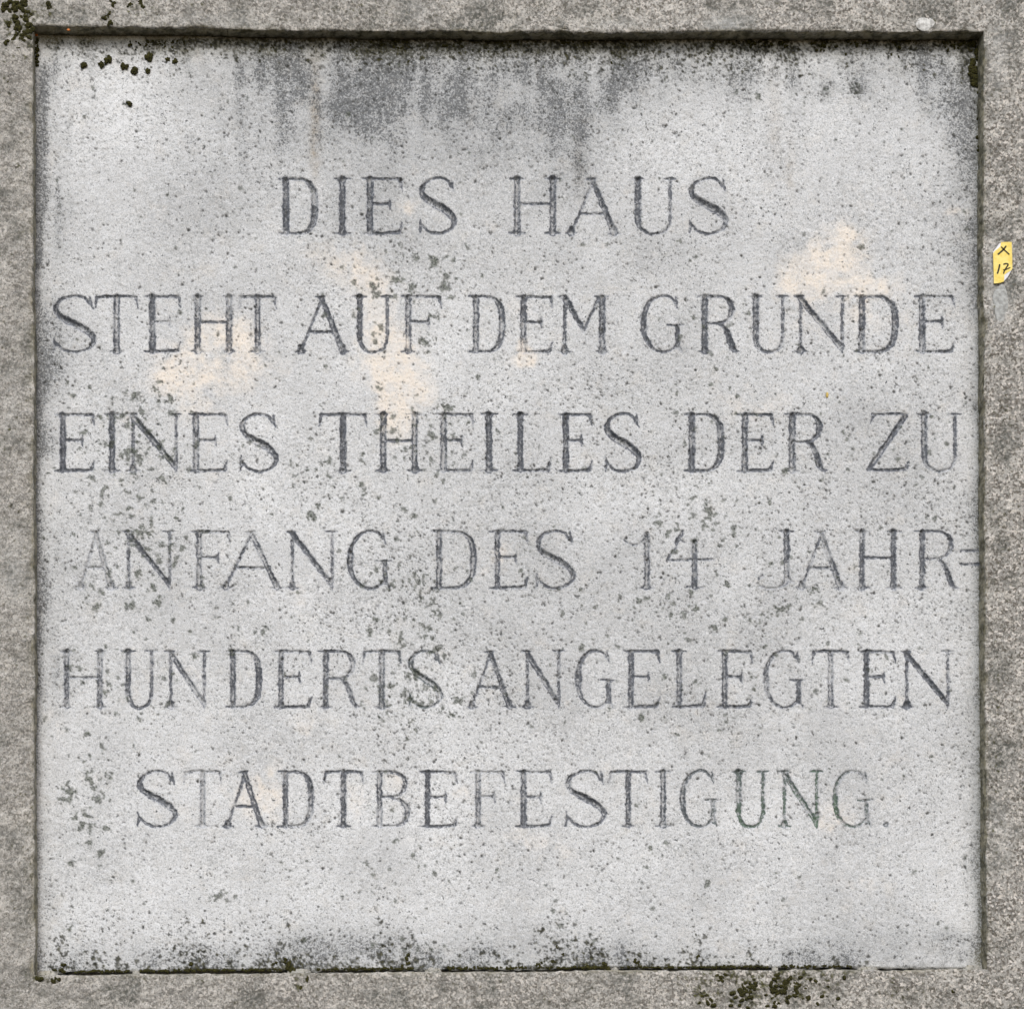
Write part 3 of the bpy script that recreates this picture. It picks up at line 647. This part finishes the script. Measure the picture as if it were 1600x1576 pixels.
cushions('soffit_moss', sm, DEP-.3, 'fine dark moss dots just under the overhanging top edge of the slab recess', 5)
# the few round cushions standing clear on the slab
spots = [(131,102,6.5,'leftmost of the round moss cushions under the top edge of the slab'),(158,101,6,'round moss cushion on the slab, just left of the tallest one at its top left'),
         (169,94,8,'tallest round moss cushion near the top left of the slab, above a smaller lump'),(194,104,7.5,'moss cushion on the slab between the tallest round one and the wide low one'),
         (210,110,8,'lowest wide moss cushion of the row near the top left of the slab'),(231,111,5.5,'moss cushion at the lower right end of the row near the slab top left'),
         (233,90,8.5,'broad ragged moss cushion highest in the row near the slab top left'),(262,93,5,'narrow upright moss cushion right of the broad ragged one'),
         (273,96,5.5,'rightmost moss cushion of the row near the top left of the slab'),(202,162,5.5,'lone dark moss tuft on the slab below the row of round cushions')]
for i, (x, y, r, lab) in enumerate(spots):
    rnd = random.Random(40+i); V, Fc = [], []
    lobes = [(0, 0, r*.62)]+[(math.cos(a_)*r*.48, math.sin(a_)*r*.48, r*rnd.uniform(.36, .52)) for a_ in [2*math.pi*k/5+rnd.random() for k in range(5)]]
    for lx, ly, lr in lobes:
        v, f = cushion_geo(lr, rnd); b = len(V)
        V += [((lx+q[0])*S, q[1]*S, (ly+q[2])*S) for q in v]; Fc += [tuple(j+b for j in g) for g in f]
    me = bpy.data.meshes.new('moss_cushion'); me.from_pydata(V, [], Fc); me.update()
    for p in me.polygons: p.use_smooth = True
    o = link('moss_cushion', me, M_moss); o.location = P(x, y, DEP-.4); o['label'] = lab; o['category'] = 'moss cushion'; o['group'] = 'round moss cushions at the top left of the slab'

# ------------------------------------------------------------------ the yellow paper tag with pen marks
def sheet(name, pts, d, mat, parent, thick=.35, lift=lambda x, y: 0):
    # polygon sheet with real thickness, fan cut
    cx = sum(p[0] for p in pts)/len(pts); cy = sum(p[1] for p in pts)/len(pts)
    top = [(cx, cy)]+pts; n = len(pts)
    V = [((x-800)*S, (d-lift(x, y))*S, Z0+(FY-y)*S) for x, y in top]+[((x-800)*S, (d+thick-lift(x, y))*S, Z0+(FY-y)*S) for x, y in top]
    f = [(0, 1+k, 1+(k+1) % n) for k in range(n)]+[(n+1, n+2+(k+1) % n, n+2+k) for k in range(n)]
    f += [(1+k, n+2+k, n+2+(k+1) % n, 1+(k+1) % n) for k in range(n)]
    me = bpy.data.meshes.new(name); me.from_pydata(V, [], f); me.update()
    import bmesh
    bm = bmesh.new(); bm.from_mesh(me); bmesh.ops.recalc_face_normals(bm, faces=bm.faces); bm.to_mesh(me); bm.free()
    return link(name, me, mat, parent)
tag = empty('paper_tag', ((1566-800)*S, -3*S, Z0+(FY-411)*S), 'small yellow paper sticker with a black pen cross and number on the surround', 'sticker')
TD = -2.6
lift = lambda x, y: 0.0
sheet('paper_backing', [(1560.5,381.5),(1564,379.8),(1579.5,379.5),(1580.4,422),(1573.5,434),(1567.5,440.5),(1563,442),(1554,443.2),(1552,442.5),(1551.2,394)], TD+.5, M_white, tag, .5, lift)
sheet('yellow_face', [(1563.5,379.6),(1567,379.2),(1579.8,379.0),(1580.6,400),(1581.0,420.5),(1579.0,423.5),(1573,427),(1568.5,430.5),(1567.8,440.6),(1563,442.6),(1557,443.6),(1552.0,443.8),(1551.8,430),(1550.8,397),(1553,393.5),(1559,389),(1562,386)], TD, M_yellow, tag, .4, lift)
def pen(pts, w0, name='pen_mark'):
    w0 *= 1.2; P_ = cr([(x, y, w0) for x, y in pts], 5); Lf, Rt = [], []
    for i, p in enumerate(P_):
        a = P_[max(0, i-1)]; b = P_[min(len(P_)-1, i+1)]; dx, dy = b[0]-a[0], b[1]-a[1]; l = math.hypot(dx, dy) or 1
        e = w0*(1 if 0 < i < len(P_)-1 else .6)*random.uniform(.88, 1.1)
        Lf.append((p[0]-dy/l*e, p[1]+dx/l*e)); Rt.append((p[0]+dy/l*e, p[1]-dx/l*e))
    V = [((x-800)*S, (TD-.18-lift(x, y))*S, Z0+(FY-y)*S) for x, y in Lf+Rt]+[((x-800)*S, (TD+.1-lift(x, y))*S, Z0+(FY-y)*S) for x, y in Lf+Rt]
    n = len(Lf); f = [(i, i+1, n+i+1, n+i) for i in range(n-1)]
    f += [(i, 2*n+i, 2*n+i+1, i+1) for i in range(n-1)]+[(n+i, n+i+1, 3*n+i+1, 3*n+i) for i in range(n-1)]+[(0, n, 3*n, 2*n), (n-1, 3*n-1, 4*n-1, 2*n-1)]
    me = bpy.data.meshes.new(name); me.from_pydata(V, [], f); me.update(); return link(name, me, M_ink, tag)
pen([(1571.3,385.2),(1567,391),(1562,395.5),(1558,399)], 1.15)['label'] = 'long stroke of the pen cross'
pen([(1563.2,386.5),(1567,390.5),(1572.5,395.5),(1576.2,399)], .95)['label'] = 'short stroke of the pen cross'
pen([(1561.2,413.8),(1559.8,421),(1557.4,429)], 1.15)['label'] = 'handwritten numeral 1'
pen([(1566.6,414.4),(1571,413.0),(1574.2,414.6),(1571,420),(1568.2,424.5),(1567.2,429)], .95)['label'] = 'handwritten numeral 7'
pen([(1566.2,422.6),(1571,422.2),(1577.8,418.8)], .75)['label'] = 'crossbar of the handwritten 7'
# ------------------------------------------------------------------ small things stuck to the stone
o = lump('lime_drop', 1445, 38, 14, 9.5, 1.5, .2, M_lime, None, 5, 4, .10); o['label'] = 'white dried lime drop on the upper right of the surround'; o['category'] = 'lime drop'
o = lump('glue_smear', 1563, 474, 11, 27, 1.5, .2, plain('grey_glue', (.27, .275, .265), (.43, .44, .43), 240, .8, .0012), None, 8, 4, .16); o['label'] = 'pale grey glue smear on the surround below the yellow sticker'; o['category'] = 'glue smear'
o = lump('seed_husk', 1292.5, 617, 2.2, 4.5, 1.6, DEP-.3, M_seed, None, 9, 2, .1); o['label'] = 'tiny yellow husk caught in a pit right of the middle of the slab'; o['category'] = 'seed husk'
for i, (x, y, r, lab) in enumerate([(107,47,2.6,'orange lichen fleck on the edge above the top left corner of the slab'),(57,55,2.4,'orange lichen fleck in the top left corner of the recess'),(362,1565,2,'orange fleck on the lower band of the surround')]):
    o = lump('lichen_fleck', x, y, r, r*.7, 1.2, DEP-6 if i == 1 else 0 if i == 2 else 2, M_rusty, None, 20+i, 2, .2); o['label'] = lab; o['category'] = 'lichen'
